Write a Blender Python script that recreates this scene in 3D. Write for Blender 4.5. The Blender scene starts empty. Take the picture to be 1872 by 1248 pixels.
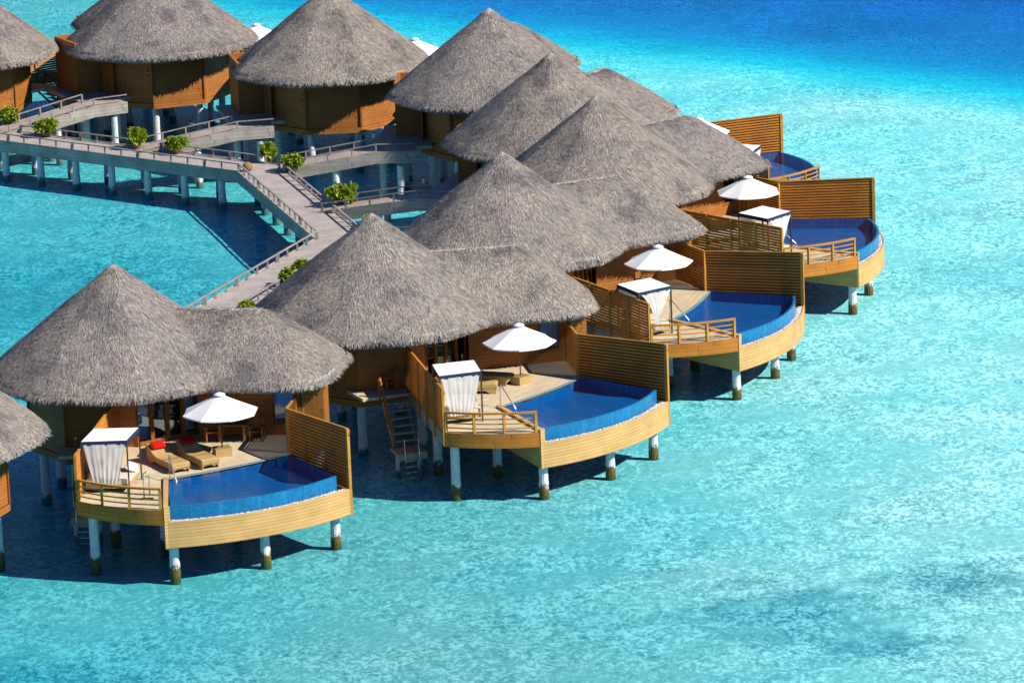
import bpy, math, random
from mathutils import Vector, Matrix, noise
R = math.radians
PI = math.pi
rnd = random.Random(7)
scene = bpy.context.scene
COL = scene.collection

# ------------------------------------------------------------------ mesh builder
class MB:
    def __init__(s): s.v = []; s.f = []
    def add(s, vs, fs):
        n = len(s.v); s.v += [tuple(p) for p in vs]; s.f += [tuple(i + n for i in f) for f in fs]
    def hexa(s, b, t):            # bottom 4 (ccw), top 4
        s.add(list(b) + list(t), [(3, 2, 1, 0), (4, 5, 6, 7), (0, 1, 5, 4), (1, 2, 6, 5), (2, 3, 7, 6), (3, 0, 4, 7)])
    def box(s, x0, x1, y0, y1, z0, z1):
        s.hexa([(x0, y0, z0), (x1, y0, z0), (x1, y1, z0), (x0, y1, z0)], [(x0, y0, z1), (x1, y0, z1), (x1, y1, z1), (x0, y1, z1)])
    def beam(s, a, b, w, h, up=(0, 0, 1)):   # box along a->b, width w, height h centred
        a = Vector(a); b = Vector(b); d = (b - a).normalized(); u = Vector(up)
        side = d.cross(u)
        if side.length < 1e-4: side = d.cross(Vector((1, 0, 0)))
        side.normalize(); u = side.cross(d).normalized()
        q = [-side * w / 2 - u * h / 2, side * w / 2 - u * h / 2, side * w / 2 + u * h / 2, -side * w / 2 + u * h / 2]
        s.hexa([a + q[0], a + q[1], b + q[1], b + q[0]], [a + q[3], a + q[2], b + q[2], b + q[3]])
    def wall(s, a, b, z0, z1, t, z0b=None, z1b=None):   # vertical board from plan point a to b, thickness t centred
        a = Vector((a[0], a[1], 0)); b = Vector((b[0], b[1], 0)); d = (b - a).normalized(); n = Vector((-d.y, d.x, 0)) * t / 2
        z0b = z0 if z0b is None else z0b; z1b = z1 if z1b is None else z1b
        P = lambda p, o, z: (p.x + o.x, p.y + o.y, z)
        s.hexa([P(a, -n, z0), P(b, -n, z0b), P(b, n, z0b), P(a, n, z0)], [P(a, -n, z1), P(b, -n, z1b), P(b, n, z1b), P(a, n, z1)])
    def prism(s, poly, z0, z1):
        n = len(poly)
        ar = sum(poly[i][0] * poly[(i + 1) % n][1] - poly[(i + 1) % n][0] * poly[i][1] for i in range(n))
        if ar < 0: poly = poly[::-1]
        vs = [(x, y, z0) for x, y in poly] + [(x, y, z1) for x, y in poly]
        s.add(vs, [tuple(range(n - 1, -1, -1)), tuple(range(n, 2 * n))] + [(i, (i + 1) % n, n + (i + 1) % n, n + i) for i in range(n)])
    def strip(s, pts, z0, z1, t):   # curved vertical board following pts
        L = []; Rr = []
        for i, p in enumerate(pts):
            a = Vector(pts[max(0, i - 1)]); b = Vector(pts[min(len(pts) - 1, i + 1)]); d = (b - a).normalized(); n = Vector((-d.y, d.x)) * t / 2
            L.append((p[0] + n.x, p[1] + n.y)); Rr.append((p[0] - n.x, p[1] - n.y))
        n = len(pts); vs = []
        for i in range(n): vs += [(*Rr[i], z0), (*L[i], z0), (*L[i], z1), (*Rr[i], z1)]
        fs = [(3, 2, 1, 0), (4 * n - 4, 4 * n - 3, 4 * n - 2, 4 * n - 1)]
        for i in range(n - 1):
            k = 4 * i
            for j in range(4): fs.append((k + j, k + (j + 1) % 4, k + 4 + (j + 1) % 4, k + 4 + j))
        s.add(vs, fs)
    def ribbon(s, pa, pb, z, zb=None):     # flat sheet between two polylines
        n = len(pa); zb = z if zb is None else zb
        s.add([(x, y, z) for x, y in pa] + [(x, y, zb) for x, y in pb], [(i, i + 1, n + i + 1, n + i) for i in range(n - 1)])
    def tube(s, pts, r, n=8, r1=None):
        pts = [Vector(p) for p in pts]; m = len(pts); vs = []; fs = []
        for i, p in enumerate(pts):
            d = (pts[min(m - 1, i + 1)] - pts[max(0, i - 1)]).normalized()
            u = d.cross(Vector((0, 0, 1)));
            if u.length < 1e-3: u = Vector((1, 0, 0))
            u.normalize(); w = u.cross(d)
            rr = r if r1 is None else r + (r1 - r) * i / (m - 1)
            for k in range(n): vs.append(p + (u * math.cos(2 * PI * k / n) + w * math.sin(2 * PI * k / n)) * rr)
        for i in range(m - 1):
            for k in range(n): fs.append((i * n + k, (i + 1) * n + k, (i + 1) * n + (k + 1) % n, i * n + (k + 1) % n))
        fs += [tuple(range(n)), tuple(range(m * n - 1, (m - 1) * n - 1, -1))]
        s.add(vs, fs)
    def lathe(s, prof, n=16, c=(0, 0)):
        vs = []; m = len(prof)
        for r, z in prof: vs += [(c[0] + r * math.cos(2 * PI * k / n), c[1] + r * math.sin(2 * PI * k / n), z) for k in range(n)]
        fs = [(i * n + k, i * n + (k + 1) % n, (i + 1) * n + (k + 1) % n, (i + 1) * n + k) for i in range(m - 1) for k in range(n)]
        fs += [tuple(range(n - 1, -1, -1)), tuple(range((m - 1) * n, m * n))]
        s.add(vs, fs)
    def mesh(s, name, mat, smooth=False, fix=False):
        me = bpy.data.meshes.new(name); me.from_pydata(s.v, [], s.f); me.update()
        me.materials.append(mat)
        if fix:
            import bmesh
            bm = bmesh.new(); bm.from_mesh(me); bmesh.ops.recalc_face_normals(bm, faces=bm.faces); bm.to_mesh(me); bm.free()
        if smooth: me.polygons.foreach_set('use_smooth', [True] * len(me.polygons))
        return me

def rot2(p, a): c, s = math.cos(a), math.sin(a); return (p[0] * c - p[1] * s, p[0] * s + p[1] * c)

# ------------------------------------------------------------------ materials
class NT:
    def __init__(s, name):
        s.m = bpy.data.materials.new(name); s.m.use_nodes = True; s.t = s.m.node_tree; s.n = s.t.nodes; s.n.clear()
        s.out = s.n.new('ShaderNodeOutputMaterial')
    def new(s, typ, ins=None, **kw):
        nd = s.n.new('ShaderNode' + typ)
        for k, v in kw.items(): setattr(nd, k, v)
        for k, v in (ins or {}).items(): s.set(nd.inputs[k], v)
        return nd
    def set(s, sock, v):
        if isinstance(v, bpy.types.NodeSocket): s.t.links.new(v, sock)
        elif isinstance(v, bpy.types.Node): s.t.links.new(v.outputs[0], sock)
        elif isinstance(v, (tuple, list)) and sock.type == 'RGBA' and len(v) == 3: sock.default_value = (*v, 1)
        else: sock.default_value = v
    def math(s, op, a, b=0.0, c=None):
        nd = s.new('Math', {0: a, 1: b}, operation=op)
        if c is not None: s.set(nd.inputs[2], c)
        return nd.outputs[0]
    def mix(s, f, a, b, typ='MIX'):
        nd = s.new('Mix', data_type='RGBA', blend_type=typ, clamp_factor=True)
        s.set(nd.inputs[0], f); s.set(nd.inputs[6], a); s.set(nd.inputs[7], b); return nd.outputs[2]
    def ramp(s, f, stops):
        nd = s.new('ValToRGB'); s.set(nd.inputs[0], f); el = nd.color_ramp.elements
        while len(el) < len(stops): el.new(0.5)
        for e, (p, c) in zip(el, stops): e.position = p; e.color = (*c, 1) if len(c) == 3 else c
        return nd.outputs[0]
    def noise(s, vec, scale, detail=3, rough=.55, dist=0):
        return s.new('TexNoise', {'Vector': vec, 'Scale': scale, 'Detail': detail, 'Roughness': rough, 'Distortion': dist}).outputs[0]
    def coord(s, which='Object'): return s.new('TexCoord').outputs[which]
    def pos(s): return s.new('NewGeometry').outputs['Position']
    def bump(s, h, strength=.3, dist=.02): return s.new('Bump', {'Height': h, 'Strength': strength, 'Distance': dist}).outputs[0]
    def principled(s, col, rough=.6, spec=.3, normal=None, **kw):
        p = s.new('BsdfPrincipled', {'Base Color': col, 'Roughness': rough, 'Specular IOR Level': spec})
        for k, v in kw.items(): s.set(p.inputs[k.replace('_', ' ')], v)
        if normal is not None: s.set(p.inputs['Normal'], normal)
        s.t.links.new(p.outputs[0], s.out.inputs[0]); return s.m

def boards(name, c1, c2, width=.12, ang=0.0, vertical=False, rough=.55, gap=.07, length=2.4, weather=.35, dark=.25):
    t = NT(name); co = t.coord()
    sp = t.new('SeparateXYZ', {0: co})
    X, Y, Z = sp.outputs
    if vertical:
        v = Z; u = t.math('ADD', t.math('MULTIPLY', X, .83), t.math('MULTIPLY', Y, -.71))
    else:
        ca, sa = math.cos(ang), math.sin(ang)
        u = t.math('ADD', t.math('MULTIPLY', X, ca), t.math('MULTIPLY', Y, sa))
        v = t.math('ADD', t.math('MULTIPLY', X, -sa), t.math('MULTIPLY', Y, ca))
    vb = t.math('DIVIDE', v, width); row = t.math('FLOOR', vb); fr = t.math('FRACT', vb)
    wn = t.new('TexWhiteNoise', {'W': row}, noise_dimensions='1D')
    ub = t.math('ADD', t.math('DIVIDE', u, length), t.math('MULTIPLY', wn.outputs[0], 7.3))
    cell = t.math('FLOOR', ub)
    wn2 = t.new('TexWhiteNoise', {'Vector': t.new('CombineXYZ', {0: row, 1: cell}).outputs[0]}, noise_dimensions='2D')
    grain = t.noise(t.new('CombineXYZ', {0: t.math('MULTIPLY', u, 1.6), 1: t.math('MULTIPLY', v, 22)}).outputs[0], 3, 4)
    blot = t.noise(co, .9, 4)
    f = t.math('ADD', t.math('MULTIPLY', wn2.outputs[0], .6), t.math('MULTIPLY', grain, .4))
    c = t.mix(f, c1, c2)
    bl = t.ramp(blot, [(.35, (1 - weather,) * 3), (.65, (1.0,) * 3)])
    c = t.mix(1.0, c, bl, 'MULTIPLY')
    g = t.math('LESS_THAN', fr, gap)
    eg = t.math('LESS_THAN', t.math('FRACT', ub), .012)
    g = t.math('MAXIMUM', g, eg)
    c = t.mix(t.math('MULTIPLY', g, 1 - dark), c, (.02, .012, .006))
    h = t.math('SUBTRACT', t.math('MULTIPLY', grain, .15), g)
    return t.principled(c, rough, .25, t.bump(h, .5, .012))

M = {}
M['cladding'] = boards('wall_cladding', (.48, .175, .034), (.38, .13, .026), .16, vertical=True, weather=.2, gap=.08)
M['fence'] = boards('fence_wood', (.68, .245, .032), (.50, .17, .022), .1345, vertical=True, weather=.22, gap=0, length=1.9)
M['fence_gap_shade'] = boards('fence_backing_gap_shade', (.13, .05, .012), (.09, .035, .009), .1345, vertical=True, weather=.2, gap=0, length=1.9)  # dark brown paints the shade of the slat gaps onto the battens
M['railwood'] = boards('rail_wood', (.60, .28, .045), (.48, .20, .03), .1, vertical=True, weather=.2, gap=0)
M['terrace_fascia'] = boards('terrace_fascia_wood', (.64, .24, .028), (.48, .165, .02), .19, vertical=True, weather=.25, gap=.06)
M['pool_fascia'] = boards('pool_fascia_wood', (.70, .425, .155), (.60, .35, .12), .14, vertical=True, weather=.20, gap=.13, length=400, dark=.55)
M['deck'] = boards('deck_boards', (.74, .60, .40), (.60, .47, .30), .14, ang=R(38), weather=.16, gap=.05, dark=.45)
M['boardwalk'] = boards('boardwalk_planks', (.52, .44, .395), (.41, .345, .31), .15, ang=R(8), weather=.2, gap=.07, dark=.45)
M['ramp'] = boards('ramp_planks', (.52, .42, .36), (.40, .32, .27), .15, ang=0, weather=.2, gap=.07, dark=.45)
M['greywood'] = boards('weathered_wood', (.50, .44, .38), (.36, .31, .27), .2, vertical=True, weather=.3, gap=.05)
M['railgrey'] = boards('weathered_rail_wood', (.42, .355, .31), (.30, .25, .22), .2, vertical=True, weather=.3, gap=0)
M['frame'] = boards('door_frame_wood', (.36, .12, .02), (.27, .085, .013), .3, vertical=True, weather=.15, gap=0)
M['furniture'] = boards('furniture_wood', (.42, .17, .035), (.32, .12, .022), .2, vertical=True, weather=.15, gap=0)
M['stair'] = boards('stair_wood', (.60, .45, .28), (.46, .34, .20), .2, vertical=True, weather=.3, gap=0)

t = NT('thatch'); geo = t.new('NewGeometry'); co = t.coord()
rv = geo.outputs['Random Per Island']; oi = t.new('ObjectInfo').outputs['Random']; co = t.new('VectorMath', {0: co, 1: t.new('CombineXYZ', {0: t.math('MULTIPLY', oi, 61), 1: t.math('MULTIPLY', oi, 37), 2: 0}).outputs[0]}, operation='ADD').outputs[0]; big = t.noise(co, .55, 4, .6); med = t.noise(co, 3.5, 4, .65)
oi = t.new('ObjectInfo').outputs['Random']
c = t.ramp(rv, [(0.0, (.25, .216, .188)), (.35, (.355, .314, .28)), (.7, (.45, .402, .362)), (1.0, (.60, .54, .48))])
c = t.mix(1.0, c, t.ramp(big, [(.36, (.60, .60, .64)), (.47, (.93, .93, .94)), (.66, (1.10, 1.06, 1.01))]), 'MULTIPLY')
c = t.mix(1.0, c, t.ramp(med, [(.3, (.70, .70, .72)), (.65, (1.1, 1.08, 1.05))]), 'MULTIPLY')
c = t.mix(1.0, c, t.ramp(oi, [(0, (.93, .93, .96)), (1, (1.05, 1.02, .98))]), 'MULTIPLY')
M['thatch'] = t.principled(c, .95, .05)
t = NT('thatch_base'); co = t.coord(); n1 = t.noise(co, 14, 4, .7)
M['thatch_base'] = t.principled(t.ramp(n1, [(.3, (.13, .115, .105)), (.7, (.32, .285, .265))]), .95, .03, t.bump(n1, .8, .05))

def stilt_mat(name, e0, e1, dk):
    t = NT(name); p = t.new('SeparateXYZ', {0: t.pos()}); n = t.noise(t.pos(), 4, 4, .65); n2 = t.noise(t.pos(), 14, 4, .6)
    edge = t.math('ADD', p.outputs[2], t.math('MULTIPLY', t.math('SUBTRACT', n, .5), .9))
    f = t.ramp(edge, [(e0, (0, 0, 0)), (e1, (1, 1, 1))])
    c = t.mix(f, t.ramp(n2, dk), t.ramp(n, [(.3, (.52, .52, .52)), (.7, (.76, .75, .73))]))
    return t.principled(c, .8, .2, t.bump(n2, .4, .02))
def plain(name, col, rough=.5, spec=.3, var=.15, scale=4, bumpd=0, **kw):
    t = NT(name); co = t.coord(); n = t.noise(co, scale, 5, .6)
    c = t.mix(1.0, col, t.ramp(n, [(.3, (1 - var,) * 3), (.7, (1 + var * .4,) * 3)]), 'MULTIPLY')
    return t.principled(c, rough, spec, t.bump(n, .4, bumpd) if bumpd else None, **kw)
M['canvas'] = plain('white_canvas', (.86, .85, .82), .8, .1, .05, 2, .01)
M['navy'] = plain('navy_trim', (.02, .035, .075), .7, .2)
M['metal'] = plain('dark_bronze_metal', (.06, .05, .05), .35, .5, Metallic=.4)
M['steel'] = plain('stainless_steel', (.7, .7, .7), .25, .5, .05, Metallic=.85)
M['wicker'] = boards('woven_wicker', (.56, .38, .155), (.46, .30, .11), .045, vertical=True, weather=.12, gap=.15, length=.09, dark=.6)
M['red'] = plain('red_cushion_fabric', (.50, .008, .008), .85, .1, .2, 6, .01)
M['cream'] = plain('cream_fabric', (.70, .58, .44), .9, .1, .1, 5, .01)
M['whitefab'] = plain('white_fabric', (.82, .80, .77), .9, .1, .06, 5, .01)
M['interior'] = plain('dark_interior', (.045, .03, .022), .8, .1)
M['soffit'] = plain('dark_soffit', (.05, .035, .025), .9, .05)
M['pot'] = plain('terracotta_pot', (.30, .17, .09), .8, .2, .25, 9)
M['bark'] = plain('grey_bark', (.16, .13, .10), .9, .1, .3, 20)
M['lampwhite'] = plain('white_lamp_body', (.78, .78, .76), .4, .3, .05)

M['stilt'] = stilt_mat('concrete_stilt', .28, .42, [(.3, (.045, .032, .016)), (.55, (.16, .105, .028)), (.75, (.26, .18, .07))])
M['stilt_pale'] = stilt_mat('pale_concrete_stilt', .02, .16, [(.3, (.10, .11, .10)), (.7, (.25, .25, .22))])

t = NT('gravel'); co = t.coord(); vo = t.new('TexVoronoi', {'Vector': co, 'Scale': 14}); 
c = t.ramp(vo.outputs['Color'], [(0, (.30, .28, .28)), (.5, (.55, .52, .51)), (1, (.78, .75, .74))])
M['gravel'] = t.principled(c, .9, .1, t.bump(vo.outputs['Distance'], .8, .04))
t = NT('pebble'); c = t.ramp(t.new('NewGeometry').outputs['Random Per Island'], [(0, (.25, .23, .23)), (.5, (.52, .49, .48)), (1, (.82, .79, .77))])
M['pebble'] = t.principled(c, .8, .2)

def tile(name, c1, c2, c3):
    t = NT(name); co = t.coord()
    sp = t.new('SeparateXYZ', {0: co})
    fl = t.new('VectorMath', {0: t.new('VectorMath', {0: co, 3: 19.0}, operation='SCALE').outputs[0]}, operation='FLOOR').outputs[0]
    wn = t.new('TexWhiteNoise', {'Vector': fl}, noise_dimensions='3D').outputs[0]
    n = t.noise(co, .8, 3)
    c = t.ramp(wn, [(0, c1), (.6, c2), (1, c3)])
    c = t.mix(1.0, c, t.ramp(n, [(.3, (.85,) * 3), (.7, (1.08,) * 3)]), 'MULTIPLY')
    g = None
    for k in (0, 1):
        q = t.math('LESS_THAN', t.math('FRACT', t.math('MULTIPLY', sp.outputs[k], 1.6)), .05); g = q if g is None else t.math('MAXIMUM', g, q)
    c = t.mix(t.math('MULTIPLY', g, .30), c, (.05, .30, .50))
    return t.principled(c, .25, .5)
M['tile'] = tile('blue_pool_tile', (.001, .095, .25), (.001, .11, .29), (.002, .13, .33))
M['tile_rim'] = tile('blue_glass_tile', (.006, .125, .30), (.009, .15, .345), (.018, .20, .41))

# water surfaces: tinted see-through film with fresnel reflection
def water_surface(name, tint, scale, bump_d, refl, volume=None, rough=.03):
    t = NT(name); co = t.pos()
    mp = t.new('Mapping', {'Vector': co, 'Rotation': (0, 0, R(25)), 'Scale': (1, 1.9, 1)}).outputs[0]
    h = t.math('ADD', t.noise(mp, scale, 4, .62, .4), t.math('MULTIPLY', t.noise(mp, scale * .28, 3, .5), 1.6))
    nb = t.bump(h, .9, bump_d)
    fr = t.new('Fresnel', {'IOR': 1.33, 'Normal': nb}).outputs[0]
    gl = t.new('BsdfGlossy', {'Color': (1, 1, 1), 'Roughness': rough, 'Normal': nb})
    tr = t.new('BsdfTransparent', {'Color': tint})
    mx = t.new('MixShader', {0: t.math('MULTIPLY', fr, refl), 1: tr.outputs[0], 2: gl.outputs[0]})
    t.t.links.new(mx.outputs[0], t.out.inputs[0])
    if volume:
        va = t.new('VolumeAbsorption', {'Color': volume[0], 'Density': volume[1]})
        t.t.links.new(va.outputs[0], t.out.inputs[1])
    return t.m
M['sea'] = water_surface('sea_water', (.97, 1, 1), 2.6, .16, .17, ((.38, .934, .981), 1.25))
M['poolwater'] = water_surface('pool_water', (.62, .86, 1), 3.0, .012, .14)

t = NT('window_glass'); fr = t.new('Fresnel', {'IOR': 1.5}).outputs[0]
mx = t.new('MixShader', {0: t.math('ADD', fr, .05), 1: t.new('BsdfTransparent', {'Color': (.85, .92, .97)}).outputs[0], 2: t.new('BsdfGlossy', {'Color': (.8, .9, 1), 'Roughness': .02}).outputs[0]})
t.t.links.new(mx.outputs[0], t.out.inputs[0]); M['glass'] = t.m

t = NT('sheer_curtain'); co = t.coord(); n = t.noise(co, 5, 3)
mx = t.new('MixShader', {0: .3, 1: t.new('BsdfDiffuse', {'Color': (.84, .83, .80)}).outputs[0], 2: t.new('BsdfTranslucent', {'Color': (.8, .78, .74)}).outputs[0]})
mx2 = t.new('MixShader', {0: .16, 1: mx.outputs[0], 2: t.new('BsdfTransparent').outputs[0]})
t.t.links.new(mx2.outputs[0], t.out.inputs[0]); M['sheer'] = t.m
M['curtain'] = plain('white_window_curtain', (.80, .82, .84), .9, .05, .1)

t = NT('glossy_leaf'); rv = t.new('NewGeometry').outputs['Random Per Island']
c = t.ramp(rv, [(0, (.07, .15, .008)), (.35, (.20, .31, .012)), (.8, (.37, .45, .02)), (1, (.52, .54, .05))])
pr = t.new('BsdfPrincipled', {'Base Color': c, 'Roughness': .45, 'Specular IOR Level': .35})
mx = t.new('MixShader', {0: .25, 1: pr.outputs[0], 2: t.new('BsdfTranslucent', {'Color': c}).outputs[0]})
t.t.links.new(mx.outputs[0], t.out.inputs[0]); M['leaf'] = t.m

t = NT('coral_sand_painted_glints'); P = t.pos()
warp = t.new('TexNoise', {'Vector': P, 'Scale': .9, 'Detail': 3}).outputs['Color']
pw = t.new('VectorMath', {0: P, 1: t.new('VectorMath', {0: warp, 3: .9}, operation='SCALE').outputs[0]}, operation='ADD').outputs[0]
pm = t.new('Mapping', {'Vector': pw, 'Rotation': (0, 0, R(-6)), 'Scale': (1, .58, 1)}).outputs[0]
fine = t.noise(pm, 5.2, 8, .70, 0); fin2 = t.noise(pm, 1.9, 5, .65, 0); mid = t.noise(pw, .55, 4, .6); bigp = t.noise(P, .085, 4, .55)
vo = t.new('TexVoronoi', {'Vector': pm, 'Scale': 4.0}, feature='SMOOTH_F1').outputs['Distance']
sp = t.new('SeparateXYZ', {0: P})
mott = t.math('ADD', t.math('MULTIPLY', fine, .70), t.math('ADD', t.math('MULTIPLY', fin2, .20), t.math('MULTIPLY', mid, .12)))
mott = t.math('SUBTRACT', mott, t.math('MULTIPLY', t.math('SUBTRACT', vo, .45), .10))  # bright cells imitate caustic light on the bed
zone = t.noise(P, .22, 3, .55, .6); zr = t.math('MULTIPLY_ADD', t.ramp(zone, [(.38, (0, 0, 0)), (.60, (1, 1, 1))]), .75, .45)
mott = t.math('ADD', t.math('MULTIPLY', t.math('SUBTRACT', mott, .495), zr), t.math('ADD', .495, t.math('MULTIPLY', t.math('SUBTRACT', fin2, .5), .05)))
sand = t.ramp(mott, [(.38, (.17, .36, .38)), (.43, (.30, .51, .52)), (.475, (.44, .63, .61)), (.52, (.58, .73, .70)), (.55, (.88, .93, .88)), (.58, (1.0, 1.0, 1.0))])  # mottled sand and coral; palest stops paint caustic glints into the colour
gx = t.math('ADD', t.math('MULTIPLY', sp.outputs[0], .030), t.math('MULTIPLY', t.math('SUBTRACT', sp.outputs[1], 220), .0062))
gx = t.math('ADD', t.math('ADD', gx, .12), t.math('MULTIPLY', t.math('SUBTRACT', bigp, .5), .9))
gx = t.math('ADD', gx, .18)
grade = t.ramp(gx, [(0.0, (.60, .66, .66)), (.45, (.90, .92, .91)), (.9, (1.10, 1.08, 1.06))])
sand = t.mix(1.0, sand, grade, 'MULTIPLY')
def blob(x, y, rx, ry):
    dx = t.math('DIVIDE', t.math('SUBTRACT', sp.outputs[0], x), rx); dy = t.math('DIVIDE', t.math('SUBTRACT', sp.outputs[1], y), ry)
    d = t.math('SQRT', t.math('ADD', t.math('MULTIPLY', dx, dx), t.math('MULTIPLY', dy, dy)))
    d = t.math('ADD', d, t.math('MULTIPLY', t.math('SUBTRACT', mid, .5), 1.6))
    return t.ramp(d, [(.25, (1, 1, 1)), (1.15, (0, 0, 0))])
rock = blob(10.5, 174.5, 5.5, 5.5)
for b in ((17.5, 178, 5, 3.5), (13.5, 170, 3.5, 3), (-20, 170, 9, 4), (-22, 233, 10, 15)):
    rock = t.math('MAXIMUM', rock, blob(*b))
patch = t.ramp(bigp, [(.50, (0, 0, 0)), (.66, (1, 1, 1))])
rk = t.math('MULTIPLY', t.math('MAXIMUM', rock, t.math('MULTIPLY', patch, .40)), .72)
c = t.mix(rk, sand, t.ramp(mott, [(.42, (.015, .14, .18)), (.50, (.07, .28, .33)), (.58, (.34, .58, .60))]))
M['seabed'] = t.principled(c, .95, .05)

# ------------------------------------------------------------------ object helpers
def prop(o, label=None, cat=None, group=None, kind=None):
    if label: o['label'] = label
    if cat: o['category'] = cat
    if group: o['group'] = group
    if kind: o['kind'] = kind
    return o
def mob(name, me, parent=None):
    o = bpy.data.objects.new(name, me); COL.objects.link(o)
    if parent is not None: o.parent = parent
    return o
class Proto:      # a thing and its parts: [name, mesh, label, kind, [sub-parts]]
    def __init__(s, name): s.name = name; s.parts = []
    def part(s, name, me, label=None, kind=None): e = [name, me, label, kind, []]; s.parts.append(e); return e
    def sub(s, part, name, me, label=None): part[4].append([name, me, label, None, []])
    def spawn(s, loc, rz, label, cat, group=None):
        root = bpy.data.objects.new(s.name, None); COL.objects.link(root); root.empty_display_size = .3
        root.location = loc; root.rotation_euler = (0, 0, rz); prop(root, label, cat, group)
        def rec(lst, par):
            for nm, me, lb, kd, ch in lst:
                o = mob(nm, me, par)
                if lb: o['label'] = lb
                if kd: o['kind'] = kd
                rec(ch, o)
        rec(s.parts, root); return root

# ------------------------------------------------------------------ villa poses (x, y, rotation in degrees)
V = {0: (-25.2, 185.3, -103.0), 1: (-17.12, 195.58, 0.0), 2: (-6.07, 203.66, 19.4), 3: (-.12, 215.95, 37.3), 4: (4.65, 228.42, 51.4),
     5: (2.63, 240.67, 72.1), 6: (-.58, 254.81, 87.0), 7: (-9.84, 264.21, 102.0), 8: (-20.33, 273.84, 118.0), 9: (-32.2, 272.5, 133.0)}
def vw(v, p, z=0.0):
    x, y, a = V[v]; q = rot2(p, R(a)); return (x + q[0], y + q[1], z)
ZD = 2.88
L0 = (.02, -3.75); L1 = (-1.0, -11.9); F = (2.69, -13.81); D = (10.15, -9.84); E = (7.47, -5.82); S = (7.95, -3.0); K = (7.42, -6.12); PL = (2.42, -9.2)
def arc(a, b, bulge, n=18, s0=0, s1=1):     # bulge to the right of a->b
    a = Vector(a); b = Vector(b); d = b - a; nrm = Vector((d.y, -d.x)).normalized(); o = []
    for i in range(n + 1):
        u = s0 + (s1 - s0) * i / n; p = a + d * u + nrm * bulge * 4 * u * (1 - u); o.append((p.x, p.y))
    return o
FAS = arc(F, D, .82)
RIM = arc((2.83, -13.42), (9.56, -9.86), .84)
TER = arc(L1, F, .28, 12)
DKC = arc(PL, K, .22, 12)            # deck / pool edge

# ---- thatch
OV = [R(-77 + 45 * k) for k in range(8)]
OR = 4.05
OCT = [(OR * math.cos(a), OR * math.sin(a)) for a in OV]
RE = 5.72; ZA = 10.03
def octf(th):
    d = (th - OV[0]) % (PI / 4) - PI / 8
    return .5 + .5 * (math.cos(PI / 8) / math.cos(d)) * 1.03
def zmain(x, y):
    r = math.hypot(x, y); q = r / octf(math.atan2(y, x))
    z = ZA - .765 * q - .10 * (q / RE) ** 6
    if q < .35: z -= .10 * (1 - q / .35) ** 2
    return z + .05 * (noise.noise((x * .9, y * .9, 1.3)))
AX0 = Vector((1.4, 0.02)); AX1 = Vector((6.3, -1.0)); AE1 = (AX1 - AX0).normalized(); AE2 = Vector((-AE1.y, AE1.x)); AL = (AX1 - AX0).length
AW = 3.36
def adist(x, y):
    p = Vector((x, y)) - AX0; u = p.dot(AE1); v = abs(p.dot(AE2)); w = max(0, u - AL)
    if u < 0: w = -u
    return (w ** 4.0 + v ** 4.0) ** (1 / 4.0)
def zann(x, y):
    d = adist(x, y); z = 8.19 - .765 * d - .08 * (d / AW) ** 6
    if d < .8: z -= .16 * (1 - d / .8) ** 2
    return z + .05 * noise.noise((x * .9, y * .9, 5.1))
def surf_n(fn, x, y):
    e = .06; gx = (fn(x + e, y) - fn(x - e, y)) / (2 * e); gy = (fn(x, y + e) - fn(x, y - e)) / (2 * e)
    return gx, gy
def tuft(mb, p, d, n, ln, w, lift, root_lift=.0):
    side = d.cross(n).normalized() * w / 2; tip = p + d * ln + n * lift; b = p + n * root_lift
    mb.add([b - side, b + side, tip + side * .45, tip - side * .45], [(0, 1, 2, 3)])
def tufts(mb, fn, other, pts):
    for x, y in pts:
        z = fn(x, y)
        if other and other(x, y) > z + .12: continue
        gx, gy = surf_n(fn, x, y); g = math.hypot(gx, gy) + 1e-6
        n = Vector((-gx, -gy, 1)).normalized(); d = Vector((-gx / g, -gy / g, -g)).normalized()
        side = d.cross(n); a = rnd.gauss(0, .17); d = (d * math.cos(a) + side * math.sin(a)).normalized()
        tuft(mb, Vector((x, y, z)), d, n, rnd.uniform(.2, .45), rnd.uniform(.018, .042), rnd.uniform(.008, .06), -.01)
def fringe(mb, edge, other, n):
    for _ in range(n):
        (x, y), o = edge(rnd.random()); k = rnd.random(); inn = k * .32
        x -= o.x * inn; y -= o.y * inn
        z0 = 5.62 - .30 * k + .05 * rnd.random()
        if other and other(x, y) > z0 + .3: continue
        out = Vector((o.x, o.y, 0)); sd = Vector((-o.y, o.x, 0))
        d = (out * rnd.uniform(.05, .55) + sd * rnd.gauss(0, .13) + Vector((0, 0, -1))).normalized()
        nn = (out + Vector((0, 0, .4))).normalized()
        tuft(mb, Vector((x, y, z0)), d, nn, rnd.uniform(.22, .46) * (1 - .35 * k), rnd.uniform(.025, .06), 0)
def edge_main(u):
    th = u * 2 * PI; q = RE * octf(th); return (q * math.cos(th), q * math.sin(th)), Vector((math.cos(th), math.sin(th)))
def edge_ann(u):
    per = 2 * AL + 4.3 * AW; s = u * per
    if s < AL: p = AX0 + AE1 * s - AE2 * AW; o = -AE2
    elif s > per - AL: p = AX0 + AE1 * (per - s) + AE2 * AW; o = AE2
    else:
        ph = -PI / 2 + PI * (s - AL) / (per - 2 * AL); c, sn = math.cos(ph), math.sin(ph); nn = (abs(c) ** 4.0 + abs(sn) ** 4.0) ** (-1 / 4.0)
        o = AE1 * c + AE2 * sn; p = AX1 + o * nn * AW
    return (p.x, p.y), o
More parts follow.
